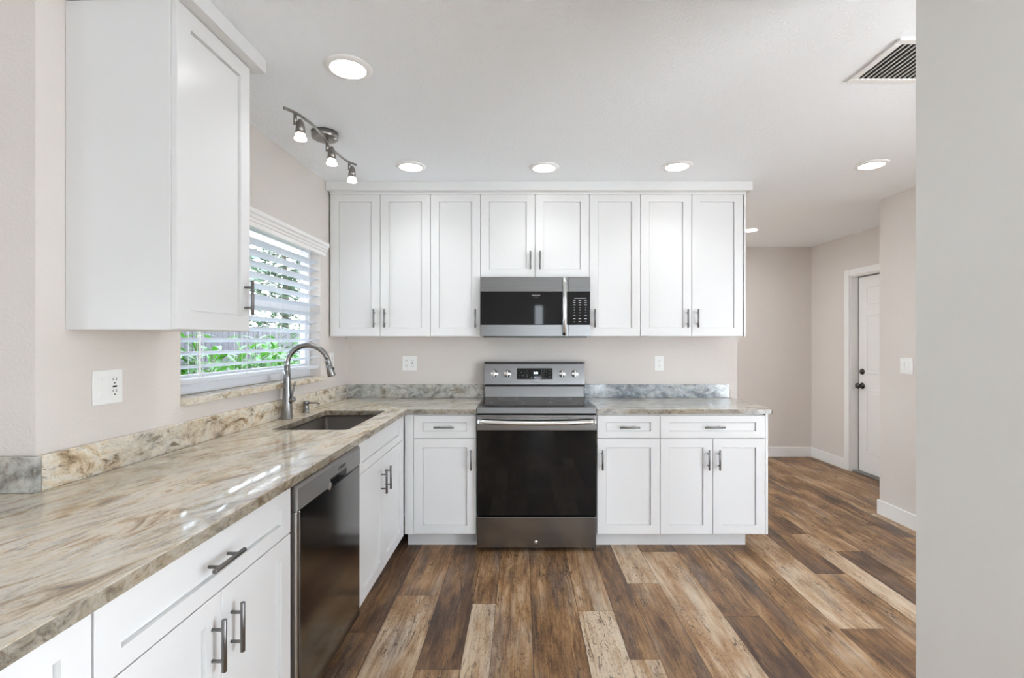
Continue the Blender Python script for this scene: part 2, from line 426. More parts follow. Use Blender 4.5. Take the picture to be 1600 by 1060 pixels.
bm = newbm(); box(bm, -4.6, 4.2, -3.8, 1.6, CEIL, CEIL+.12); box(bm, -1.62, 4.2, 1.6, 6.1, CEIL, CEIL+.12); struct(add('ceiling', bm, M_CEIL), 'white knockdown textured ceiling')

# left wall, with the window opening (wall frame) ---------------------
WY0, WY1, WZ0, WZ1 = -1.79, -.47, 1.083, 1.985
bm = newbm(); T = -.135
box(bm, T, 0, -2.374, WY0, 0, CEIL); box(bm, T, 0, WY1, .13, 0, CEIL)
box(bm, T, 0, WY0, WY1, 0, WZ0); box(bm, T, 0, WY0, WY1, WZ1, CEIL)
struct(add('wall_left', bm, M_WALL, fr=FR_L), 'greige textured wall with the window')
bm = newbm(); box(bm, -4.4, -1.3975, 1.416, 1.60, 0, CEIL); struct(add('wall_left_return', bm, M_WALL), 'greige wall face turning away at the left edge')
bm = newbm(); box(bm, -1.352, 1.659, YB, YB+.13, 0, CEIL); struct(add('wall_back', bm, M_WALL), 'greige wall behind the range')
bm = newbm(); box(bm, .3, .42, YB+.131, YB+.3, 0, CEIL); box(bm, .3, .42, 5.5, 5.76, 0, CEIL); box(bm, .3, .42, YB+.3, 5.5, 2.3, CEIL); struct(add('wall_hall_left', bm, M_WALL))  # unseen wall, left open to flood the hall with added daylight
bm = newbm(); box(bm, .3, 3.5, 5.754, 5.88, 0, CEIL); struct(add('wall_far', bm, M_WALL), 'shaded greige wall at the end of the hall')
# hall wall with the door (its frame)
DY0, DY1, DZ = -1.455, -.64, 2.03
bm = newbm()
box(bm, 0, .16, DY1, 0, 0, CEIL); box(bm, 0, .16, -1.95, DY0, 0, CEIL); box(bm, 0, .16, DY0, DY1, DZ, CEIL)
struct(add('wall_hall_right', bm, M_WALL, fr=FR_H), 'greige hall wall around the white door')
bm = newbm(); box(bm, 0, .72, -.90, 0, 0, CEIL); struct(add('wall_right', bm, M_WALL, fr=FR_R), 'greige wall with the light switch')
bm = newbm(); box(bm, 1.1, 1.24, .92, 1.377, 0, CEIL, .002); struct(add('wall_partition', bm, M_COLUMN), 'plain pale partition wall filling the right edge')
bm = newbm(); box(bm, 1.0865, 1.0995, .92, 1.3905, .0005, .114, .004, 2); box(bm, 1.0995, 1.2405, 1.3775, 1.3905, .0005, .114, .004, 2); struct(add('baseboard_partition', bm, M_TRIM))
# unseen room behind the camera, its openings invented to let daylight in
bm = newbm()
box(bm, -4.4, .28, -3.6, -3.5, 0, CEIL); box(bm, .44, 1.6, -3.6, -3.5, 0, CEIL); box(bm, 2.1, 3.5, -3.6, -3.5, 0, CEIL)
box(bm, .28, .44, -3.6, -3.5, 2.1, CEIL); box(bm, 1.6, 2.1, -3.6, -3.5, 2.1, CEIL)  # invented narrow openings, for bright streaks in the steel
struct(add('wall_front', bm, M_ROOM))
bm = newbm(); box(bm, 3.4, 3.5, -3.5, -1.2, 0, CEIL); box(bm, 3.4, 3.5, 1.1, 2.96, 0, CEIL); box(bm, 3.4, 3.5, -1.3, 1.1, 2.15, CEIL); struct(add('wall_front_side', bm, M_ROOM))  # wide unseen opening added to light the left run and ceiling
bm = newbm()
box(bm, -4.5, -4.4, -3.6, -3.3, 0, CEIL); box(bm, -4.5, -4.4, -2.3, 1.6, 0, CEIL)
box(bm, -4.5, -4.4, -3.3, -2.3, 0, .3); box(bm, -4.5, -4.4, -3.3, -2.3, 1.6, CEIL)  # unseen window opening added to brighten the partition
struct(add('wall_far_left', bm, M_ROOM))
bm = newbm(); box(bm, -2.7, -1.625, 1.65, 6.0, CEIL-.12, CEIL+.02); struct(add('added_eave_blocker', bm, M_TRIM))  # unseen overhang added to darken the garden

# baseboards -------------------------------------------------------
def baseboard(name, x0, x1, y0, y1, fr=FR_ID):
    bm = newbm(); box(bm, x0, x1, y0, y1, .0005, .114, .004, 2); return struct(add(name, bm, M_TRIM, fr=fr))
baseboard('baseboard_far', .42, 3.386, 5.740, 5.7535)
baseboard('baseboard_hall', -.0135, -.0005, -.57, -.014, FR_H)
bm = newbm(); box(bm, -.0145, -.0005, -.9, .0135, .0005, .114, .004, 2); box(bm, -.0145, .55, .0005, .0135, .0005, .114, .004, 2)
struct(add('baseboard_right', bm, M_TRIM, fr=FR_R))

# hall door --------------------------------------------------------
bm = newbm(); cw = .066
box(bm, -.016, -.0005, DY1-.004, DY1+cw, 0, DZ-.006+cw, .003); box(bm, -.016, -.0005, DY0-cw, DY0+.004, 0, DZ-.006+cw, .003)
box(bm, -.016, -.0005, DY0+.004, DY1-.004, DZ-.006, DZ-.006+cw, .003)
box(bm, 0, .158, DY1-.014, DY1-.001, 0, DZ-.001); box(bm, 0, .158, DY0+.001, DY0+.014, 0, DZ-.001); box(bm, 0, .158, DY0+.014, DY1-.014, DZ-.016, DZ-.001)
struct(add('trim_1', bm, M_TRIM, fr=FR_H), 'white casing around the hall door')
door = thing('door_1', 'white six panel hall door with dark knob and deadbolt', None, (.08, (DY0+DY1)/2, 0), FR_H, kind='structure')
bm = newbm()
d0, d1 = DY0+.018, DY1-.022
box(bm, .078, .11, d0, d1, .02, DZ-.024, .001)
pw = (d1-d0-.11*2-.10)/2
for (a, b) in ((d0+.11, d0+.11+pw), (d1-.11-pw, d1-.11)):
    for (z0, z1) in ((1.72, 1.90), (1.02, 1.62), (.22, .86)):
        # raised moulding ring and panel
        for (i, n) in ((0, .006), ):
            box(bm, .078-n, .079, a, b, z0, z0+.014, .003); box(bm, .078-n, .079, a, b, z1-.014, z1, .003)
            box(bm, .078-n, .079, a, a+.014, z0+.014, z1-.014, .003); box(bm, .078-n, .079, b-.014, b, z0+.014, z1-.014, .003)
        box(bm, .074, .079, a+.036, b-.036, z0+.036, z1-.036, .0035)
add('panel', bm, M_TRIM, door)
bm = newbm(); box(bm, .079, .12, d1+.0005, DY1-.0145, .02, DZ-.0165); box(bm, .079, .12, d0, d1, DZ-.0235, DZ-.0165); add('gap_shade_strip', bm, M_DARK, door)  # black strips put in as the dark gap around the door
bm = newbm(); lathe(bm, [(0, 0), (.032, 0), (.032, .006), (.012, .010), (.011, .028), (.024, .034), (.030, .048), (.026, .060), (0, .064)], (.078, d1-.055, .892), (-1, 0, 0)); add('door_knob', bm, M_BRONZE, door)
bm = newbm(); lathe(bm, [(0, 0), (.031, 0), (.029, .012), (.016, .014), (.015, .02), (0, .02)], (.078, d1-.055, 1.037), (-1, 0, 0)); add('deadbolt', bm, M_BRONZE, door)
bm = newbm(); box(bm, .012, .158, DY0+.0145, DY1-.0145, .0005, .018, .004); add('threshold', bm, plain('threshold_grey', rgb(120, 116, 112), .5), door)

# window -----------------------------------------------------------
win = thing('window_1', 'white vinyl window with garden view behind blinds', None, (-.13, (WY0+WY1)/2, WZ0+.035), FR_L, kind='structure')
bm = newbm(); fx0, fx1 = -.125, -.070; ft = .030; wz0 = WZ0+.0315
box(bm, fx0, fx1, WY0+.001, WY0+ft, wz0, WZ1-.001, .003); box(bm, fx0, fx1, WY1-ft, WY1-.001, wz0, WZ1-.001, .003)
box(bm, fx0, fx1, WY0+ft, WY1-ft, wz0, wz0+.05, .003); box(bm, fx0, fx1, WY0+ft, WY1-ft, WZ1-ft, WZ1-.001, .003)
add('window_frame', bm, M_VINYL, win)
bm = newbm(); sy0, sy1 = WY0+ft, WY1-ft; zm = 1.535
box(bm, -.098, -.078, sy0, sy0+.028, wz0+.05, zm, .002); box(bm, -.098, -.078, sy1-.028, sy1, wz0+.05, zm, .002)
box(bm, -.098, -.078, sy0+.028, sy1-.028, wz0+.05, wz0+.085, .002); box(bm, -.100, -.075, sy0, sy1, zm, zm+.04, .002)
add('lower_sash', bm, M_VINYL, win)
bm = newbm(); box(bm, -.089, -.087, sy0+.026, sy1-.026, wz0+.083, zm); add('lower_pane', bm, M_PANE, win)
bm = newbm(); box(bm, -.113, -.111, sy0, sy1, zm, WZ1-ft); add('upper_pane', bm, M_PANE, win)
# stone sill
bm = newbm(); box(bm, -.134, .001, WY0+.0005, WY1-.0005, WZ0+.0005, WZ0+.0308); box(bm, .0005, .028, WY0+.0005, WY1+.012, WZ0+.0005, WZ0+.031, .002)
bm2 = bm; o = add('window_sill', bm2, M_SILL, fr=FR_L, origin=(0, (WY0+WY1)/2, WZ0)); struct(o, 'tan granite ledge under the window')

# ================================================================== GARDEN outside the window
bm = newbm(); box(bm, -14, -1.60, 1.62, 16, -.45, -.05); g_ = add('garden_ground', bm, M_MULCH); g_['kind'] = 'structure'
bm = newbm()
for i in range(76):
    y = 2.2 + i*.155; box(bm, -5.02, -4.99, y, y+.145, -.05, 1.62 + .01*(i % 2), .002)
box(bm, -5.06, -5.02, 2.2, 13.9, .35, .44); box(bm, -5.06, -5.02, 2.2, 13.9, 1.3, 1.39)
tag(add('wooden_fence', bm, M_FENCE), 'dark grey board fence in the garden outside the window', 'fence')
def leaf(bm, base, direction, up, length, width, droop, n=5):
    d = Vector(direction).normalized(); s = d.cross(Vector((0, 0, 1))).normalized(); prev = None
    p = Vector(base); v = (d + Vector((0, 0, up))).normalized()
    for i in range(n+1):
        t = i/n; wdt = width*math.sin(PI*min(1, t*.92+.08))**.8 * (1 if i < n else .05)
        q = [bm.verts.new(p - s*wdt), bm.verts.new(p + Vector((0, 0, -.12*wdt))), bm.verts.new(p + s*wdt)]
        if prev:
            for a in (0, 1): bm.faces.new([prev[a], prev[a+1], q[a+1], q[a]]).smooth = True
        prev = q; p = p + v*(length/n); v = (v + Vector((0, 0, -droop/n))).normalized()
def shrub(i, x, y, h, spread, nl, mat, label, seed):
    random.seed(seed)
    r = thing('leafy_shrub', label, 'shrub', (x, y, -.05), group='shrubs outside the window')
    bs, bl = newbm(), newbm()
    for k in range(14):
        a = random.uniform(0, 2*PI); rr = random.uniform(.1, spread)
        top = Vector((x + rr*math.cos(a), y + rr*math.sin(a), h*random.uniform(.6, 1)))
        b0 = Vector((x + .2*rr*math.cos(a), y + .2*rr*math.sin(a), -.05)); mid = (b0+top)/2 + Vector((0, 0, .05))
        tube(bs, [b0, mid, top], [.010, .008, .004], 6)
        for q in range(nl):
            t = .3 + .7*q/nl; p = b0.lerp(top, t); aa = random.uniform(0, 2*PI)
            leaf(bl, p, (math.cos(aa), math.sin(aa), 0), random.uniform(.2, 1.0), random.uniform(.22, .42), random.uniform(.02, .036), random.uniform(.9, 2.2))
    add('stem', bs, M_STEM, r); add('foliage', bl, mat, r)
shrub(0, -2.72, 3.95, 1.55, .45, 22, M_LEAF, 'bright green leafy shrub seen low at the near end of the window', 3)
shrub(1, -2.98, 5.4, 1.50, .45, 22, M_LEAF, 'bright green leafy shrub seen low at the middle of the window', 4)
shrub(2, -3.3, 6.75, 1.45, .5, 22, M_LEAF, 'green leafy shrub seen low behind the faucet end of the window', 5)
shrub(3, -3.7, 8.6, 1.9, .6, 22, M_LEAF2, 'grey green shrub farthest back through the window', 6)
def tree(x, y, h, seed, label):
    random.seed(seed)
    r = thing('garden_tree', label, 'tree', (x, y, -.05), group='trees beyond the fence')
    bt, bl = newbm(), newbm()
    tube(bt, [(x, y, -.05), (x+.1, y, h*.5), (x, y+.1, h*.9)], [.12, .09, .03], 8)
    for k in range(1700):
        a, b = random.uniform(0, 2*PI), random.uniform(-1, 1); rr = 1.7*random.random()**.4
        c = Vector((x + rr*math.cos(a)*math.sqrt(1-b*b), y + rr*math.sin(a)*math.sqrt(1-b*b), h*.60 + 1.75*rr/1.7*b))
        leaf(bl, c, (math.cos(a+k), math.sin(a+k), 0), random.uniform(-.3, .5), .30, .085, .8, 3)
    add('trunk', bt, M_BARK, r); add('crown', bl, M_LEAF2, r)
tree(-6.6, 5.4, 4.3, 21, 'grey green tree standing beyond the fence, nearest of three')
tree(-6.9, 9.6, 4.4, 22, 'grey green tree standing beyond the fence, middle of three')
tree(-6.7, 13.8, 4.8, 24, 'grey green tree standing beyond the fence, farthest of three')

# ================================================================== CABINETS
def pull(parent, u, v, n0, vertical, M, length=.128, fr=None):
    """bar pull on its two posts, centre u,v on a face at n0"""
    bm = newbm(); h = length/2; pr = .030
    P = lambda du, dn, dv: Vector(M(u+du, n0+dn, v+dv))
    if vertical: ends = (P(0, pr, -h), P(0, pr, h)); posts = [(P(0, 0, s*.038), P(0, pr, s*.038)) for s in (-1, 1)]
    else: ends = (P(-h, pr, 0), P(h, pr, 0)); posts = [(P(s*.038, 0, 0), P(s*.038, pr, 0)) for s in (-1, 1)]
    d = (ends[1]-ends[0]).normalized()
    tube(bm, [ends[0], ends[0]+d*.0012, ends[1]-d*.0012, ends[1]], [.0048, .006, .006, .0048], 16)
    for a, b in posts: tube(bm, [a, b], .0042, 10)
    return add('handle', bm, M_PULL, parent)
def cabinet(name, label, M, fr, u0, u1, depth, z0, z1, fronts, toe=None, side=None, group=None, cat='cabinet', stile=.058, opentop=0):
    """carcass between u0..u1; fronts: (kind, u0, u1, z0, z1, handle_u, handle_z, vertical)"""
    org = Vector(M((u0+u1)/2, -depth/2, z0 if toe is None else 0))
    t = thing(name, label, cat, org, fr, group)
    bm = newbm(); box(bm, u0+.0005, u1-.0005, -depth, -.0205, z0, z1 - opentop, .0008, M=M)
    if opentop:
        box(bm, u0+.0005, u1-.0005, -.040, -.0205, z1-opentop, z1, M=M)
    add('body', bm, M_CAB, t)
    if toe is not None:
        bm = newbm(); box(bm, toe[0], toe[1], -depth, -.095, .0005, z0-.0005, M=M); add('toe_kick', bm, M_TOE, t)
    if side is not None:
        bm = newbm(); box(bm, side[0], side[1], -depth, 0, z0, z1, .0008, M=M); add('side_panel', bm, M_CAB, t)
    for (k, a, b, c, d, hu, hz, vert) in fronts:
        bm = newbm()
        if k == 'filler': box(bm, a, b, -.020, -.001, c, d, .0008, M=M); add('filler', bm, M_CAB, t); continue
        shaker(bm, a+.0018, b-.0018, -.0195, 0, c+.0018, d-.0018, stile if k != 'false' else stile, .044 if k in ('drawer', 'false') else .057, M=M)
        o = add('door' if k == 'door' else 'drawer' if k == 'drawer' else 'front_panel', bm, M_CAB, t)
        if hu is not None: pull(o, hu, hz, 0, vert, M)
    return t
# upper run on the back wall
YU = 3.445
MU = lambda u, n, v: (u, YU - n, v)
Z0, Z1 = 1.381, 2.388
HZ = 1.507
dU = YB - YU - .001
cabinet('wall_cabinet', 'tall white double door wall cabinet in the corner beside the window', MU, FR_ID, -1.347, -.638, dU, Z0, Z1,
        [('door', -1.338, -.989, Z0, Z1-.005, -1.027, HZ, True), ('door', -.989, -.638, Z0, Z1-.005, -.953, HZ, True)], group='wall cabinets over the back counter')
cabinet('wall_cabinet', 'narrow single door wall cabinet touching the left side of the microwave', MU, FR_ID, -.638, -.287, dU, Z0, Z1,
        [('door', -.638, -.287, Z0, Z1-.005, -.322, HZ, True)], group='wall cabinets over the back counter')
cabinet('wall_cabinet', 'short double door wall cabinet directly above the microwave', MU, FR_ID, -.287, .474, dU, 1.792, Z1,
        [('door', -.287, .094, 1.792, Z1-.005, .062, 1.912, True), ('door', .094, .474, 1.792, Z1-.005, .128, 1.912, True)], group='wall cabinets over the back counter')
cabinet('wall_cabinet', 'narrow single door wall cabinet touching the right side of the microwave', MU, FR_ID, .474, .832, dU, Z0, Z1,
        [('door', .474, .832, Z0, Z1-.005, .510, HZ, True)], group='wall cabinets over the back counter')
cabinet('wall_cabinet', 'tall double door wall cabinet at the right end by the hallway', MU, FR_ID, .832, 1.556, dU, Z0, Z1,
        [('door', .832, 1.190, Z0, Z1-.005, 1.155, HZ, True), ('door', 1.190, 1.548, Z0, Z1-.005, 1.226, HZ, True)], side=(1.556, 1.568), group='wall cabinets over the back counter')
def crown_bm(u0, u1, ext, M):
    bm = newbm(); box(bm, u0, u1, -.30, ext, 2.3885, CEIL-.001, .0015, M=M); return bm
bm = crown_bm(-1.349, 1.592, .052, MU); box(bm, -1.338, 1.565, -.02, .010, 2.3720, 2.3885, .001, M=MU)
tag(add('crown_moulding', bm, M_CAB, origin=(0, YU, 2.39)), 'long white flat crown board along the top of the back cabinets', 'moulding', 'crown boards')
# upper cabinet on the left wall (wall frame): local y of its ends
FL = .346
ML = lambda u, n, v: (FL + n, u, v)
ya, yb = 1.505-YB, 1.897-YB
cabinet('wall_cabinet', 'single door wall cabinet hanging on the left wall before the window', ML, FR_L, ya, yb, FL-.001, 1.382, Z1,
        [('door', ya+.003, yb, 1.382, Z1+.004, yb-.036, 1.510, True)])
bm = newbm(); box(bm, .001, FL+.040, ya-.03, yb+.04, Z1+.0045, CEIL-.001, .0015)
tag(add('crown_moulding', bm, M_CAB, fr=FR_L, origin=(0, (ya+yb)/2, 2.40)), 'short white crown board above the left wall cabinet', 'moulding', 'crown boards')

# base cabinets, back run
BZ0, BZ1, DRB, DRT = .106, .883, .7225, .7225
MB_ = lambda u, n, v: (u, YF - n, v)
dB = YB - YF - .001
cabinet('base_cabinet', 'white base cabinet with one drawer and one door left of the range', MB_, FR_ID, -.752, -.289, dB, BZ0, BZ1,
        [('filler', -.7515, -.697, BZ0, .872, None, 0, 0), ('drawer', -.695, -.291, DRB, .872, -.496, .797, False), ('door', -.695, -.291, BZ0, DRT, -.323, .588, True)],
        toe=(-.752, -.289), group='base cabinets')
cabinet('base_cabinet', 'narrow white base cabinet with one drawer and door right of the range', MB_, FR_ID, .482, .890, dB, BZ0, BZ1,
        [('drawer', .484, .890, DRB, .872, .690, .797, False), ('door', .484, .890, BZ0, DRT, .517, .588, True)], toe=(.484, .8905), group='base cabinets')
cabinet('base_cabinet', 'wide white base cabinet with wide drawer over two doors at the counter end', MB_, FR_ID, .8905, 1.566, dB, BZ0, BZ1,
        [('drawer', .890, 1.566, DRB, .872, 1.233, .797, False), ('door', .890, 1.228, BZ0, DRT, 1.195, .588, True), ('door', 1.228, 1.566, BZ0, DRT, 1.263, .588, True)],
        toe=(.891, 1.48), side=(1.5665, 1.583), group='base cabinets')
# base cabinets, left run (x is the outward axis)
MX = lambda u, n, v: (XC + n, u, v)
dL = .58
cabinet('base_cabinet', 'white sink base cabinet with plain top panel over two doors', MX, FR_ID, 2.262, 3.144, dL, BZ0, BZ1,
        [('false', 2.264, 3.096, DRB, .872, None, 0, 0), ('door', 2.264, 2.680, BZ0, DRT, 2.638, .595, True), ('door', 2.680, 3.096, BZ0, DRT, 2.722, .595, True),
         ('filler', 3.098, 3.143, BZ0, .872, None, 0, 0)], toe=(2.262, 3.144), group='base cabinets', opentop=.26)
cabinet('base_cabinet', 'white base cabinet with wide drawer over two doors beside the dishwasher', MX, FR_ID, .866, 1.607, dL, BZ0, BZ1,
        [('drawer', .866, 1.605, DRB, .872, 1.222, .803, False), ('door', .866, 1.2357, BZ0, DRT, 1.197, .606, True), ('door', 1.2357, 1.605, BZ0, DRT, 1.276, .606, True)],
        toe=(.866, 1.606), group='base cabinets')
cabinet('base_cabinet', 'white base cabinet nearest the camera, cut off by the bottom left corner', MX, FR_ID, .10, .8655, dL, BZ0, BZ1,
        [('drawer', .10, .864, DRB, .872, .482, .803, False), ('door', .10, .482, BZ0, DRT, .444, .606, True), ('door', .482, .864, BZ0, DRT, .521, .606, True)],
        toe=(.10, .865), group='base cabinets')
# back panel under the breakfast side of the counter
bm = newbm(); box(bm, -1.372, -1.336, .10, 1.38, .0005, .883, .001); struct(add('wall_counter_support', bm, M_WALL))

# ------------------------------------------------------------------ worktops
def worktop(name, outer, holes, mats, z0, z1, faces_mat=None, bev=.003):
    bm = newbm(); edges_ = []
    for loop in [outer] + holes:
        vs = [bm.verts.new((p[0], p[1], z1)) for p in loop]
        for a, b in zip(vs, vs[1:] + vs[:1]): edges_.append(bm.edges.new((a, b)))
    res = bmesh.ops.triangle_fill(bm, use_beauty=True, use_dissolve=False, edges=edges_)
    top = bm.faces[:]
    bmesh.ops.recalc_face_normals(bm, faces=top)
    if top[0].normal.z < 0: bmesh.ops.reverse_faces(bm, faces=top)
    ret = bmesh.ops.extrude_face_region(bm, geom=top)
    nv = [g for g in ret['geom'] if isinstance(g, bmesh.types.BMVert)]
    bmesh.ops.translate(bm, verts=nv, vec=(0, 0, z0-z1))
    bm.normal_update()
    be = [e for e in bm.edges if len(e.link_faces) == 2 and abs(e.verts[0].co.z-z1) < 1e-5 and abs(e.verts[1].co.z-z1) < 1e-5
          and any(abs(f.normal.z) < .3 for f in e.link_faces)]
    bmesh.ops.bevel(bm, geom=be, offset=bev, segments=2, affect='EDGES', profile=.5)
    bm.normal_update()
    for f in bm.faces:
        if faces_mat: f.material_index = faces_mat(f)
    return add(name, bm, mats, origin=(outer[0][0], outer[0][1], z0))
def rrect(x0, x1, y0, y1, r, n=5):
    out = []
    for (cx, cy, a0) in ((x1-r, y1-r, 0), (x0+r, y1-r, PI/2), (x0+r, y0+r, PI), (x1-r, y0+r, 1.5*PI)):
        for i in range(n+1):
            a = a0 + i*PI/2/n; out.append((cx + r*math.cos(a), cy + r*math.sin(a)))
    return out
SX0, SX1, SY0, SY1 = -1.227, -.850, 2.405, 3.08
XW = lambda y: -1.345 - .022*(YB-y) + .0008
YCF, XCF = 3.140, -.728
outer = [(XCF, YCF), (-.2895, YCF), (-.2895, YB-.001), (XW(YB), YB-.001), (XW(1.418), 1.4145), (-1.95, 1.4145), (-1.95, .06), (XCF, .06)]
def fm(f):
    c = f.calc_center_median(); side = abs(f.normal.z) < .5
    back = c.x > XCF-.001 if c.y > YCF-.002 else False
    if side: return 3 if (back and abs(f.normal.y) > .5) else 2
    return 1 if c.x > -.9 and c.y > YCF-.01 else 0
# the slab is made in two stones joined at the inner corner so the veins turn
L_out = [(XCF, YCF), (XCF, YB-.001), (XW(YB), YB-.001), (XW(1.418), 1.4145), (-1.95, 1.4145), (-1.95, .06), (XCF, .06)]
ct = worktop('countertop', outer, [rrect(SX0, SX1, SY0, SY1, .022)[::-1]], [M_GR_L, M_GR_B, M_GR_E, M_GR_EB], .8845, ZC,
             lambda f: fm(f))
tag(ct, 'cream and brown streaked granite worktop running under the window into the corner', 'countertop')
R_out = [(.4805, YCF), (1.590, YCF), (1.603, YCF+.004), (1.610, YCF+.016), (1.612, YCF+.03), (1.612, YB-.02), (1.612, YB-.001), (.4805, YB-.001)]
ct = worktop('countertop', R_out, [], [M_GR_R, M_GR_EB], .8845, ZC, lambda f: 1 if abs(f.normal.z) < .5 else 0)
tag(ct, 'pale grey granite worktop piece right of the range', 'countertop')

# splashes
SZ0, SZ1 = ZC+.0006, ZC+.103
bm = newbm(); box(bm, .0008, .020, 1.4165-YB-.0, -.0215, SZ0, SZ1, .0015)
tag(add('backsplash', bm, M_SPL_L, fr=FR_L, origin=(0, -1.2, ZC)), 'brown granite backsplash strip along the left wall under the window', 'backsplash', 'granite backsplash strips')
bm = newbm(); box(bm, -1.94, -1.378, 1.3945, 1.4152, SZ0, SZ1, .0015)
tag(add('backsplash', bm, M_SPL_B, origin=(-1.6, 1.41, ZC)), 'short grey green granite backsplash piece at the far left picture edge', 'backsplash', 'granite backsplash strips')
bm = newbm(); box(bm, -1.343, -.2895, YB-.0205, YB-.001, SZ0, SZ1, .0015)
tag(add('backsplash', bm, M_SPL_B, origin=(-.8, YB, ZC)), 'grey granite backsplash strip between corner and range', 'backsplash', 'granite backsplash strips')
bm = newbm(); box(bm, .4805, 1.591, YB-.0205, YB-.001, SZ0, SZ1, .0015)
tag(add('backsplash', bm, granite('granite_splash_right', 0.3, PAL_BLUE, .95, stretch=(3.5, 3, 5), dark=.4, seed=12.1, gloss=.12), origin=(1, YB, ZC)), 'blue grey granite backsplash strip right of the range', 'backsplash', 'granite backsplash strips')

# ------------------------------------------------------------------ sink
sk = thing('kitchen_sink', 'dark grey undermount sink set into the worktop below the window', 'sink', ((SX0+SX1)/2, (SY0+SY1)/2, .66))
bm = newbm()
a = rrect(SX0-.012, SX1+.012, SY0-.012, SY1+.012, .03); b = rrect(SX0-.004, SX1+.004, SY0-.004, SY1+.004, .026)
c = rrect(SX0+.004, SX1-.004, SY0+.004, SY1-.004, .03); d = rrect(SX0+.03, SX1-.03, SY0+.03, SY1-.03, .03)
rings = [[bm.verts.new((p[0], p[1], z)) for p in lp] for lp, z in ((a, .8838), (b, .8838), (c, .70), (d, .675))]
for r0, r1 in zip(rings, rings[1:]):
    n = len(r0)
    for k in range(n): bm.faces.new([r0[k], r0[(k+1) % n], r1[(k+1) % n], r1[k]]).smooth = True
bm.faces.new(rings[-1])
add('basin', bm, M_SINK, sk)
bm = newbm(); lathe(bm, [(0, .001), (.042, .001), (.045, .004), (.040, .006), (.012, .003), (0, .003)], ((SX0+SX1)/2, (SY0+SY1)/2, .6755)); add('drain', bm, M_FAUCET, sk)

# ------------------------------------------------------------------ faucet
fx, fy = -1.305, 2.743
fc = thing('kitchen_faucet', 'tall gooseneck stainless pull-down faucet behind the sink', 'faucet', (fx, fy, ZC+.0005))
bm = newbm()
lathe(bm, [(0, 0), (.030, 0), (.030, .004), (.0285, .006), (.0245, .10), (.0185, .225), (.0155, .30), (0, .30)], (fx, fy, ZC+.0006), n=32)
add('body', bm, M_FAUCET, fc)
bm = newbm(); R = .107; zc = 1.217
dirv = Vector((.97, .24, 0)).normalized()
pts = [Vector((fx, fy, 1.17)), Vector((fx, fy, zc-.01))]
for i in range(25):
    a = PI - i*(PI-.24)/24
    pts.append(Vector((fx, fy, zc)) + dirv*(R + R*math.cos(a)) + Vector((0, 0, R*math.sin(a))))
tdir = (dirv*math.sin(.24) + Vector((0, 0, -math.cos(.24)))).normalized()
tube(bm, pts, .0142, 20); add('spout', bm, M_FAUCET, fc)
bm = newbm(); p0 = pts[-1] - tdir*.004
tube(bm, [p0, p0+tdir*.002, p0+tdir*.028, p0+tdir*.030, p0+tdir*.036, p0+tdir*.098, p0+tdir*.102], [.0150, .0158, .0165, .0152, .0172, .0225, .0205], 24)
sh = add('spray_head', bm, M_FAUCET, fc)
bm = newbm(); pb = p0+tdir*.06; side = (dirv*math.cos(.24)+Vector((0, 0, math.sin(.24)))).normalized()
tube(bm, [pb+side*.016, pb+side*.0225], [.008, .007], 12); add('spray_button', bm, M_DARK, sh)
bm = newbm(); hp = Vector((fx, fy, 1.002)); hd = Vector((.80, -.15, .52)).normalized()
tube(bm, [hp+hd*.012, hp+hd*.048, hp+hd*.052], [.0145, .0165, .014], 20)
q = hp + hd*.036
tube(bm, [q, q+Vector((-.0, 0, .02)), q+Vector((.014, 0, .085)), q+Vector((.020, 0, .102))], [.0062, .0056, .0048, .0042], 12)
add('lever', bm, M_FAUCET, fc)
sx_, sy_ = -1.308, 2.99
sd = thing('soap_dispenser', 'small stainless soap dispenser beside the faucet', 'soap dispenser', (sx_, sy_, ZC+.0005))
bm = newbm(); lathe(bm, [(0, 0), (.024, 0), (.024, .003), (.0175, .006), (.0165, .040), (.0155, .048), (.017, .050), (.017, .066), (.015, .069), (0, .069)], (sx_, sy_, ZC+.0006)); add('body', bm, M_FAUCET, sd)
bm = newbm(); tube(bm, [(sx_, sy_, ZC+.058), (sx_+.06, sy_+.01, ZC+.058), (sx_+.078, sy_+.012, ZC+.050)], [.0062, .0052, .0045], 12); add('nozzle', bm, M_FAUCET, sd)

# ------------------------------------------------------------------ dishwasher (faces +x)
XD = XC + .014
dw = thing('dishwasher', 'dark stainless dishwasher built in under the left counter', 'dishwasher', (-1.04, 1.935, 0))
bm = newbm(); box(bm, -1.33, XD-.045, 1.620, 2.250, .10, .872, .001); box(bm, -1.33, XC-.09, 1.622, 2.248, .0005, .10); add('tub', bm, M_BLACK, dw)
bm = newbm(); box(bm, XD-.044, XD, 1.640, 2.248, .098, .782, .005, 3); o = add('door_panel', bm, M_STEELD, dw)
bm = newbm(); box(bm, XD-.040, XD-.004, 1.623, 1.6385, .098, .782, .005, 3); add('edge_trim', bm, M_STEELB, dw)
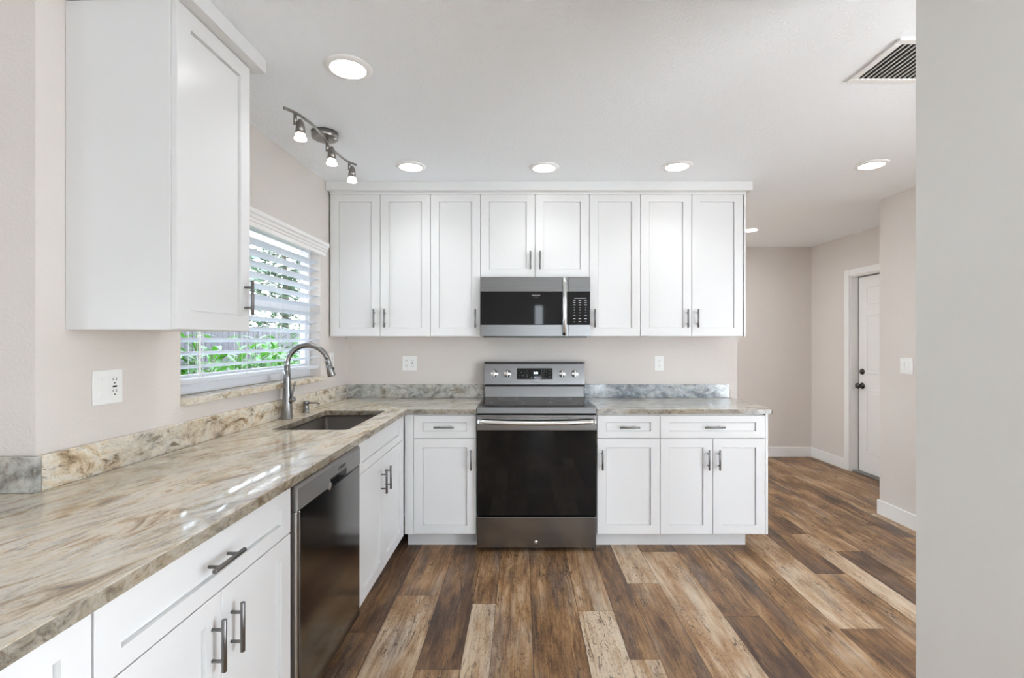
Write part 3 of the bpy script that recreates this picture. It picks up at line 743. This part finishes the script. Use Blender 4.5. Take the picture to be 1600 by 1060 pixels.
# control band with the pocket grip notched into its lower edge
bm = newbm()
py0, py1 = 1.90, 2.075
prof = [(XD-.044, .783), (XD-.003, .783), (XD+.001, .787), (XD+.001, .862), (XD-.007, .872), (XD-.044, .872)]
t2 = bmesh.new()
def band(y0, y1, zb):
    pr = [(XD-.044, zb), (XD-.003, zb), (XD+.001, zb+.004), (XD+.001, .858), (XD-.009, .870), (XD-.044, .870)]
    t = bmesh.new()
    a_ = [t.verts.new((p[0], y0, p[1])) for p in pr]; b_ = [t.verts.new((p[0], y1, p[1])) for p in pr]; n = len(pr)
    for k in range(n): t.faces.new([a_[k], a_[(k+1) % n], b_[(k+1) % n], b_[k]])
    t.faces.new(a_); t.faces.new(b_[::-1]); merge(bm, t)
t2.free()
band(1.622, py0, .783); band(py1, 2.250, .783); band(py0, py1, .812)
lathe(bm, [(.0, -.022), (.018, -.022), (.018, -.002), (.014, .0012), (0, .0012)], (XD, py0-.004, .789), (1, 0, 0), 24)
cb = add('control_band', bm, M_STEELB, dw)
bm = newbm(); box(bm, XD-.044, XD-.030, py0, py1, .783, .8118); add('grip_pocket', bm, M_DARK, cb)
def MTX(o, X, Y): 
    X = Vector(X); Y = Vector(Y); Zv = X.cross(Y)
    return Matrix(((X.x, Y.x, Zv.x, o[0]), (X.y, Y.y, Zv.y, o[1]), (X.z, Y.z, Zv.z, o[2]), (0, 0, 0, 1)))
text('logo', 'BOSCH', .018, M_LOGO, MTX((XD+.0014, 2.035, .833), (0, 1, 0), (0, 0, 1)), cb)
bm = newbm(); lathe(bm, [(.0055, 0), (.0075, 0), (.0075, .0006), (.0055, .0006)], (XD+.001, 1.988, .833), (1, 0, 0), 20); add('logo', bm, M_LOGO, cb)

# ------------------------------------------------------------------ range
RX0, RX1, RY = -.2845, .4765, 3.136
rg = thing('range', 'freestanding stainless electric range with black glass oven door', 'range', (.096, 3.45, 0))
cxr = (RX0+RX1)/2
bm = newbm(); box(bm, RX0+.002, RX1-.002, RY+.045, YB-.005, .028, .905, .002)
for a in (RX0+.05, RX1-.05):
    for b in (RY+.10, YB-.08): tube(bm, [(a, b, 0.0005), (a, b, .03)], .018, 12)
add('body', bm, M_BLACK, rg)
bm = newbm()   # cooktop frame with its sloped front strip
extrude_profile(bm, [(RY+.002, .885), (RY-.002, .889), (RY+.004, .924), (RY+.016, .930), (RY+.060, .930), (RY+.060, .885)], RX0, RX1)
box(bm, RX0, RX0+.010, RY+.060, YB-.085, .906, .929, .001); box(bm, RX1-.010, RX1, RY+.060, YB-.085, .906, .929, .001)
add('cooktop_frame', bm, M_STEEL, rg)
bm = newbm(); box(bm, RX0+.0105, RX1-.0105, RY+.0605, YB-.085, .906, .9315, .001)
ck = add('cooktop', bm, M_GLASSTOP, rg)
for (a, b, r) in ((-.095, RY+.20, .115), (.285, RY+.20, .095), (-.095, RY+.43, .075), (.285, RY+.43, .075)):
    bm = newbm(); rr = r; lathe(bm, [(rr-.0012, .0), (rr+.0012, .0), (rr+.0012, .00025), (rr-.0012, .00025), (rr-.0012, 0)], (a, b, .9316), n=48); add('burner_ring', bm, M_PRINTD, ck)

bm = newbm(); yb0 = YB-.09
extrude_profile(bm, [(yb0-.004, .931), (yb0+.006, 1.006), (YB-.006, 1.006), (YB-.006, .931)], RX0+.008, RX1-.008); add('rear_riser', bm, M_STEEL, rg)
bm = newbm(); box(bm, RX0+.006, RX1-.006, yb0+.016, YB-.012, 1.006, 1.020); add('vent_slot', bm, M_DARK, rg)
bm = newbm()
extrude_profile(bm, [(yb0-.010, 1.020), (yb0-.012, 1.024), (yb0+.004, 1.176), (YB-.006, 1.182), (YB-.006, 1.020)], RX0+.004, RX1-.004)
bg_ = add('control_panel', bm, M_STEEL, rg)
bm = newbm(); box(bm, RX0+.003, RX1-.003, yb0+.000, YB-.005, 1.1825, 1.191, .001); add('panel_cap', bm, M_BLACK, rg)
tilt = math.atan2(.016, .152)
def on_panel(x, z, off=0.0):
    f = (z-1.024)/.152; return Vector((x, yb0-.012 + .016*f, z)) + Vector((0, -math.cos(tilt), math.sin(tilt)*1.0))*off
pn = Vector((0, -math.cos(tilt), math.sin(tilt))); pv = Vector((0, math.sin(tilt), math.cos(tilt)))
def panel_box(bm, x0, x1, z0, z1, th):
    t = bmesh.new()
    c = [on_panel(x0, z0, .0002), on_panel(x1, z0, .0002), on_panel(x1, z1, .0002), on_panel(x0, z1, .0002)]
    lo = [t.verts.new(p) for p in c]; hi = [t.verts.new(p+pn*th) for p in c]
    t.faces.new(hi); t.faces.new(lo[::-1])
    for k in range(4): t.faces.new([lo[k], lo[(k+1) % 4], hi[(k+1) % 4], hi[k]])
    merge(bm, t)
S = 770/(yb0-.006); zpx = lambda y: CZ - (y-534)/S; xpx = lambda x: (x-815)/S
bm = newbm(); panel_box(bm, xpx(807.8), xpx(863.4), zpx(593), zpx(575.8), .0012); ds = add('display', bm, M_GLASSBLK, bg_)
text('clock_digits', '3:38', .019, M_LED, MTX(on_panel(xpx(837.2), zpx(583.2), .0018), (1, 0, 0), pv), ds)
bm = newbm()
def dots(cols, rows, w_, h_):
    for x in cols:
        for y in rows: panel_box(bm, xpx(x)-w_, xpx(x)+w_, zpx(y)-h_, zpx(y)+h_, .0016)
dots((830.5, 836, 841.3), (589.8,), .006, .0022)
add('button_marks', bm, M_PRINT, ds)
bm = newbm(); dots((846.5, 850, 853.8), (578.5, 582.3, 586, 589.8), .0035, .0018); dots((858.5,), (579, 584, 589), .006, .0024)
dots((814.5, 819.5), (582.2,), .004, .003); dots((817,), (587.5,), .009, .0024); dots((823.8,), (579.5, 585.3, 587.8, 590.3), .0055, .0018); dots((811,), (579, 583, 587, 590.5), .003, .0018)
add('button_marks', bm, M_PRINTD, ds)
text('logo', 'FRIGIDAIRE', .0125, M_PRINTD, MTX(on_panel(xpx(835), zpx(597.8), .0004), (1, 0, 0), pv), bg_)
for x in (772.5, 792.9, 878.3, 897.9):
    bm = newbm(); c = on_panel(xpx(x), zpx(584.4), 0)
    lathe(bm, [(0, 0), (.0290, 0), (.0290, .003), (.0262, .0045), (.0262, .003)], c, pn, 32)
    lathe(bm, [(.0255, .003), (.0245, .022), (.022, .026), (0, .026)], c, pn, 32)
    kb = add('knob', bm, M_CHROME, bg_)
    bm = newbm(); t = bmesh.new(); box(t, -.0048, .0048, -.0245, .0245, .0, .010, .0015)
    merge(bm, t, lambda a, b, d: c + Vector((1, 0, 0))*a + pv*b + pn*(.025+d)); add('knob_grip', bm, M_CHROME, kb)
    bm = newbm()
    panel_box(bm, c.x-.003, c.x+.003, c.z+.034, c.z+.037, .0006)
    add('dial_marks', bm, M_LOGO, bg_)
# oven door
bm = newbm(); box(bm, RX0, RX1, RY, RY+.040, .778, .877, .003, 2)
od = add('oven_door', bm, M_STEEL, rg)
bm = newbm(); box(bm, RX0+.001, RX1-.001, RY+.001, RY+.040, .238, .7775, .002); add('door_glass', bm, M_GLASSBLK, od)
bm = newbm(); n = 25; pts = []
for i in range(n):
    t = i/(n-1); x = RX0+.018 + t*(RX1-RX0-.036); bow = .006*(4*t*(1-t)) 
    pts.append(Vector((x, RY-.048-bow*1.0, .842-.012*(4*t*(1-t))*.8)))
tube(bm, pts, .0135, 20)
for s, x in ((1, RX0+.018), (-1, RX1-.018)):
    tube(bm, [(x, RY+.001, .838), (x, RY-.03, .840), (x+s*.002, RY-.048, .842)], [.011, .012, .0135], 14)
add('handle', bm, plain('satin_handle_steel', (.72, .71, .69, 1), .3, 1.0), od)
bm = newbm()
for i in range(6):
    x0 = RX0+.128+i*.085; box(bm, x0, x0+.070, RY-.0006, RY+.002, .858, .861)
add('vent_slots', bm, M_DARK, od); bm = newbm()
for i in range(6):
    x0 = RX0+.128+i*.085; box(bm, x0, x0+.070, RY-.0006, RY+.002, .812, .815)
add('vent_slots', bm, M_DARK, od)
bm = newbm(); box(bm, RX0+.001, RX1-.001, RY+.002, RY+.044, .030, .226, .003, 2)
dr = add('storage_drawer', bm, M_STEEL, rg)
bm = newbm(); lathe(bm, [(0, 0), (.012, 0), (.011, .0012), (0, .0014)], (cxr-.005, RY+.002, .066), (0, -1, 0), 24); add('badge', bm, M_CHROME, dr)

# ------------------------------------------------------------------ microwave
MX0, MX1, MY = -.2845, .4725, 3.392
mz0, mz1 = 1.376, 1.7905
mw = thing('microwave', 'stainless over the range microwave with black window and curved handle', 'microwave', (.094, 3.59, mz0))
bm = newbm(); box(bm, MX0+.001, MX1-.001, MY+.036, YB-.002, mz0+.004, mz1, .002)
box(bm, MX0+.02, MX1-.02, MY+.012, MY+.10, mz0-.003, mz0+.01, .002)
add('casing', bm, M_BLACK, mw)
xs = .3185      # seam between door and controls
def mwbox(nm, x0, x1, z0, z1, mat, y0=MY, bev=.0025, par=None):
    bm = newbm(); box(bm, x0, x1, y0, MY+.036, z0, z1, bev, 2); return add(nm, bm, mat, par or mw)
md = mwbox('door', MX0, xs-.001, 1.688, mz1, M_STEEL)
mwbox('door_lower_rail', MX0, xs-.001, mz0+.004, 1.4615, M_STEEL, par=md)
mwbox('door_window', MX0, xs-.001, 1.462, 1.6875, M_GLASSBLK, MY+.0015, .001, md)
cp = mwbox('control_panel', xs+.001, MX1, 1.462, 1.6875, M_GLASSBLK, MY+.0015, .001)
mwbox('panel_rail', xs+.001, MX1, 1.688, mz1, M_STEEL, par=cp); mwbox('panel_rail', xs+.001, MX1, mz0+.004, 1.4615, M_STEEL, par=cp)
bm = newbm(); hx = .294; pts = []
for i in range(21):
    t = i/20; z = 1.778 - t*(1.778-1.396); pts.append(Vector((hx, MY-.004-.046*math.sin(PI*t)**.45, z)))
t = bmesh.new(); tube(t, pts, .0145, 18)
merge(bm, t, lambda x, y, z: (hx+(x-hx)*1.0, y, z)); add('handle', bm, plain('bright_handle_steel', (.78, .78, .78, 1), .12, 1.0), md)
SM = 770/MY; zm_ = lambda y: CZ-(y-534)/SM; xm_ = lambda x: (x-815)/SM
bm = newbm()
rows = (469.5, 473.3, 476.7, 480.8, 484.7, 489, 493, 498.3, 503)
for j, y in enumerate(rows):
    for i, x in enumerate((897.3, 906, 915)):
        wv = .0022 if 3 <= j <= 5 or (j == 6 and i == 1) or (j == 8 and i != 1) else .0082
        hh = .0022 if 3 <= j <= 6 else .0030
        box(bm, xm_(x)-wv, xm_(x)+wv, MY+.0008, MY+.002, zm_(y)-hh*.8, zm_(y)+hh*.8)
box(bm, xm_(897.5), xm_(915.5), MY+.0008, MY+.002, zm_(466.6), zm_(465.8))
add('button_marks', bm, M_PRINT, cp)
text('logo', 'FRIGIDAIRE', .0115, M_PRINT, MTX((xm_(837.5), MY+.0012, zm_(461.7)), (1, 0, 0), (0, 0, 1)), md)
text('logo', 'GALLERY', .0070, M_PRINTD, MTX((xm_(837.5), MY+.0012, zm_(464.8)), (1, 0, 0), (0, 0, 1)), md)

# ------------------------------------------------------------------ wall plates
def outlet_plate(label, fr, M, u, z, gangs, kinds, name='wall_outlet', cat='outlet'):
    """M maps (u, n, v) to the frame"""
    t = thing(name, label, cat, M(u, 0, z-.057), fr, group='wall plates')
    w_ = .035 + (gangs-1)*.023
    bm = newbm(); box(bm, u-w_, u+w_, .0006, .006, z-.0575, z+.0575, .0025, 2, M=M); add('cover_plate', bm, M_PLASTIC, t)
    for i, k in enumerate(kinds):
        c = u + (i-(gangs-1)/2)*.046
        if k == 'rocker':
            bm = newbm(); box(bm, c-.0165, c+.0165, .0055, .0072, z-.0335, z+.0335, .0008, M=M)
            tt = bmesh.new()
            v = [tt.verts.new(p) for p in ((c-.0125, .007, z-.029), (c+.0125, .007, z-.029), (c+.0125, .007, z+.029), (c-.0125, .007, z+.029),
                                           (c-.0125, .0085, z-.029), (c+.0125, .0085, z-.029), (c+.0125, .0125, z+.029), (c-.0125, .0125, z+.029))]
            for q in ((4, 5, 6, 7), (0, 1, 5, 4), (1, 2, 6, 5), (2, 3, 7, 6), (3, 0, 4, 7), (3, 2, 1, 0)): tt.faces.new([v[a] for a in q])
            merge(bm, tt, M); add('rocker_switch', bm, M_PLASTIC, t)
        else:
            bm = newbm(); box(bm, c-.0165, c+.0165, .0055, .0075, z-.0335, z+.0335, .0008, M=M); r = add('receptacle', bm, M_PLASTIC, t)
            bm = newbm()
            for dz in (-.0195, .0195):
                box(bm, c-.0075, c-.0052, .0076, .0080, z+dz+.0005, z+dz+.009, M=M); box(bm, c+.0048, c+.0075, .0076, .0080, z+dz-.0005, z+dz+.009, M=M)
                box(bm, c-.0025, c+.0025, .0076, .0080, z+dz-.0105, z+dz-.0055, M=M)
            if k == 'gfci': box(bm, c-.008, c+.008, .0076, .0086, z-.003, z+.003, M=M)
            add('slots', bm, M_DARK, r)
MBW = lambda u, n, v: (u, YB - n, v)
MLW = lambda u, n, v: (n, u, v)
MRW = lambda u, n, v: (-n, u, v)
outlet_plate('square white double outlet plate on the back wall left of the range', FR_ID, MBW, -.861, 1.178, 2, ('duplex', 'gfci'))
outlet_plate('narrow white single outlet plate on the back wall right of the range', FR_ID, MBW, 1.056, 1.178, 1, ('duplex',))
outlet_plate('white plate with rocker switch and outlet on left wall below the cabinet', FR_L, MLW, 1.653-YB, 1.193, 2, ('rocker', 'gfci'))
outlet_plate('white outlet plate in the corner beyond the faucet', FR_L, MLW, 3.50-YB, 1.208, 1, ('duplex',))
outlet_plate('white light switch plate on the wall beside the hall door', FR_R, MRW, 3.575-3.84, 1.168, 2, ('rocker', 'rocker'), 'light_switch', 'light switch')

# ------------------------------------------------------------------ window blind (wall frame)
bl = thing('window_blind', 'white wide slat window blind lowered over the garden window', 'window blind', (-.03, (WY0+WY1)/2, 1.17), FR_L)
by0, by1 = WY0+.008, WY1-.008
bm = newbm(); ang = math.radians(15); hw = .0315
for i in range(13):
    zc_ = 1.238 + i*.0575
    if zc_ > 1.925: break
    prof = []
    for s in (-1, -.5, 0, .5, 1):
        xx = s*hw; cr = .0022*(1-s*s); prof.append((xx, cr))
    up = [(-.034 + x*math.cos(ang) - z*math.sin(ang), zc_ + x*math.sin(ang) + z*math.cos(ang)) for x, z in prof]
    lo = [(a+.0004, b-.0026) for a, b in up][::-1]
    t = bmesh.new(); pr = up+lo
    a_ = [t.verts.new((p[0], by0, p[1])) for p in pr]; b_ = [t.verts.new((p[0], by1, p[1])) for p in pr]; n = len(pr)
    for k in range(n): t.faces.new([a_[k], a_[(k+1) % n], b_[(k+1) % n], b_[k]])
    t.faces.new(a_); t.faces.new(b_[::-1]); merge(bm, t)
add('slats', bm, M_SLAT, bl)
bm = newbm(); box(bm, -.062, -.006, by0, by1, 1.165, 1.188, .004, 2); add('bottom_rail', bm, M_SLAT, bl)
bm = newbm(); box(bm, -.066, -.006, by0, by1, 1.935, 1.982, .002); add('headrail', bm, M_SLAT, bl)
bm = newbm()
for y in (by0+.13, by0+.46, by0+.80, by1-.16):
    for x in (-.066, -.002): tube(bm, [(x, y, 1.18), (x, y, 1.94)], .0011, 6)
    tube(bm, [(-.034, y+.012, 1.18), (-.034, y+.012, 1.94)], .0009, 6)
add('cords', bm, M_PLASTIC, bl)
bm = newbm(); y = by0+.098; tube(bm, [(.006, y, 1.93), (.006, y, 1.205), (.006, y, 1.19)], [.0042, .0048, .003], 10); add('wand', bm, M_PLASTIC, bl)
# valance with its stepped moulding
bm = newbm()
pr = [(-.002, 1.923), (.026, 1.923), (.026, 1.945), (.032, 1.949), (.032, 1.960), (.040, 1.966), (.044, 1.978), (.054, 1.984), (.054, 2.004), (-.002, 2.004)]
t = bmesh.new(); a_ = [t.verts.new((p[0]+.003, WY0-.01, p[1])) for p in pr]; b_ = [t.verts.new((p[0]+.003, WY1+.018, p[1])) for p in pr]; n = len(pr)
for k in range(n): t.faces.new([a_[k], a_[(k+1) % n], b_[(k+1) % n], b_[k]])
t.faces.new(a_); t.faces.new(b_[::-1]); merge(bm, t)
add('valance', bm, M_TRIM, bl)

# ------------------------------------------------------------------ recessed lights
def can_light(x, y, label):
    t = thing('recessed_light', label, 'ceiling light', (x, y, CEIL-.002), group='round recessed ceiling lights')
    bm = newbm(); lathe(bm, [(.070, -.009), (.074, -.0095), (.088, -.006), (.094, -.001), (.094, .0015), (.070, .0015), (.070, -.009)], (x, y, CEIL-.002), n=48); add('trim_ring', bm, M_TRIM, t)
    bm = newbm(); lathe(bm, [(0, -.0065), (.0695, -.0065), (.0695, .001), (0, .001)], (x, y, CEIL-.002), n=48); add('diffuser', bm, M_LAMP, t)
    ld = bpy.data.lights.new('can_lamp', 'AREA'); ld.shape = 'DISK'; ld.size = .135; ld.spread = math.radians(120); ld.energy = CAN_POWER; ld.color = (.93, .965, 1)
    lo_ = bpy.data.objects.new('can_lamp', ld); COL.objects.link(lo_); lo_.location = (0, 0, -.0095); lo_.parent = t
    return t
c0 = can_light(-.698, 1.983, 'large looking recessed ceiling light nearest the camera')
for (x, y, lb) in ((-.6965, 3.10, 'recessed ceiling light above the corner wall cabinet, left of three in the row'),
                   (.142, 3.117, 'recessed ceiling light over the range, middle of three in the row'),
                   (.976, 3.094, 'recessed ceiling light over the right wall cabinets, right of three in the row'),
                   (2.18, 3.07, 'recessed ceiling light near the short wall with the switch'),
                   (2.25, 4.86, 'recessed ceiling light in the hall, half hidden behind the cabinet end'),
                   (1.25, 4.86, 'unseen recessed ceiling light added in the hall behind the wall cabinets'),  # hidden fixture added to brighten the hall
                   (1.75, .3, 'unseen recessed ceiling light added behind the partition'),  # this and the next two are unseen fixtures added for fill
                   (.3, -1.4, 'unseen recessed ceiling light added in the middle of the room behind'),
                   (-2.6, -.8, 'unseen recessed ceiling light added in the left part of the room behind')):
    q_ = dup(c0, (x, y, CEIL-.002), lb)
    if y > 4:                                   # hall lamps boosted above the others to brighten the hall
        for ch in q_.children:
            if ch.type == 'LIGHT': ch.data = ch.data.copy(); ch.data.energy = CAN_POWER*4.3; ch.data.spread = math.radians(170)

# ------------------------------------------------------------------ track light
tx, ty = -1.038, 2.60
tk = thing('track_light', 'brushed nickel track light with curved bar and three small spots', 'track light', (tx, ty, CEIL))
bm = newbm(); lathe(bm, [(0, -.038), (.058, -.038), (.065, -.034), (.067, -.001), (0, -.001)], (tx, ty, CEIL), n=40); add('canopy', bm, M_NICKEL, tk)
zb = 2.375
cp_ = [(-1.047, 2.17), (-1.012, 2.236), (-.993, 2.346), (-.995, 2.46), (-1.006, 2.56), (-1.012, 2.666), (-.994, 2.815), (-.962, 2.87)]
bm = newbm(); pts = []
for i in range(len(cp_)-1):
    p0_, p1_, p2_, p3_ = cp_[max(i-1, 0)], cp_[i], cp_[i+1], cp_[min(i+2, len(cp_)-1)]
    for k in range(6):
        t = k/6
        pts.append(Vector([.5*((2*p1_[j]) + (-p0_[j]+p2_[j])*t + (2*p0_[j]-5*p1_[j]+4*p2_[j]-p3_[j])*t*t + (-p0_[j]+3*p1_[j]-3*p2_[j]+p3_[j])*t**3) for j in (0, 1)] + [zb]))
pts.append(Vector((cp_[-1][0], cp_[-1][1], zb)))
tube(bm, pts, .0065, 12); tube(bm, [(-1.006, 2.56, zb), (-1.02, 2.58, CEIL-.036)], .006, 10)
add('bar', bm, M_NICKEL, tk)
for (x, y, dx) in ((-1.028, 2.236, .020), (-1.008, 2.553, .021), (-.990, 2.832, .012)):
    bm = newbm(); tube(bm, [(x, y, zb+.004), (x, y, zb-.045)], .0075, 12)
    cx_, cy_ = x+dx, y+.01
    tube(bm, [(x, y, zb-.035), (cx_, cy_, zb-.03)], .004, 8)
    lathe(bm, [(0, -.016), (.008, -.018), (.015, -.032), (.0195, -.052), (.0225, -.082), (.021, -.082), (.0175, -.055), (0, -.05)], (cx_, cy_, zb), n=24)
    sh = add('lamp_head', bm, M_NICKEL, tk)
    bm = newbm(); lathe(bm, [(.0205, -.0825), (.0215, -.092), (.0275, -.104), (.0275, -.110), (.025, -.110), (.0195, -.094), (.019, -.0825)], (cx_, cy_, zb), n=24); add('glass_rim', bm, M_RIM, sh)
    bm = newbm(); lathe(bm, [(0, -.101), (.015, -.099), (.0175, -.084), (0, -.084)], (cx_, cy_, zb), n=24); add('bulb', bm, M_BULB, sh)
    ld = bpy.data.lights.new('spot_lamp', 'SPOT'); ld.energy = SPOT_POWER; ld.spot_size = 1.9; ld.spot_blend = .7; ld.shadow_soft_size = .02; ld.color = (1, .93, .84)
    lo_ = bpy.data.objects.new('spot_lamp', ld); COL.objects.link(lo_); lo_.parent = tk
    lo_.location = Vector((cx_, cy_, zb-.115)) - ORG[tk.name]

# ------------------------------------------------------------------ return air vent
vx0, vx1, vy0, vy1 = 1.376, 1.80, 1.790, 2.09
vt = thing('ceiling_vent', 'white ceiling air vent with dark slots beside the partition', 'air vent', ((vx0+vx1)/2, (vy0+vy1)/2, CEIL))
bm = newbm(); fw = .028; zt = CEIL-.0006
for b_ in ((vx0, vx1, vy0, vy0+fw), (vx0, vx1, vy1-fw, vy1), (vx0, vx0+fw, vy0+fw, vy1-fw), (vx1-fw, vx1, vy0+fw, vy1-fw)):
    box(bm, *b_, zt-.008, zt, .002)
add('frame', bm, M_TRIM, vt)
bm = newbm(); box(bm, vx0+fw, vx1-fw, vy0+fw, vy1-fw, zt-.0012, zt); add('duct_opening', bm, M_DARK, vt)
bm = newbm(); n = int((vx1-vx0-2*fw)/.0215)
for i in range(n):
    x = vx0+fw+.014+i*.0215
    t = bmesh.new(); v = [t.verts.new(p) for p in ((x, vy0+fw, zt-.007), (x+.0035, vy0+fw, zt-.007), (x+.006, vy0+fw, zt-.0012), (x+.0025, vy0+fw, zt-.0012))]
    w_ = [t.verts.new(p.co + Vector((0, vy1-vy0-2*fw, 0))) for p in v]
    for k in range(4): t.faces.new([v[k], v[(k+1) % 4], w_[(k+1) % 4], w_[k]])
    t.faces.new(v); t.faces.new(w_[::-1]); merge(bm, t)
add('louvres', bm, M_TRIM, vt)
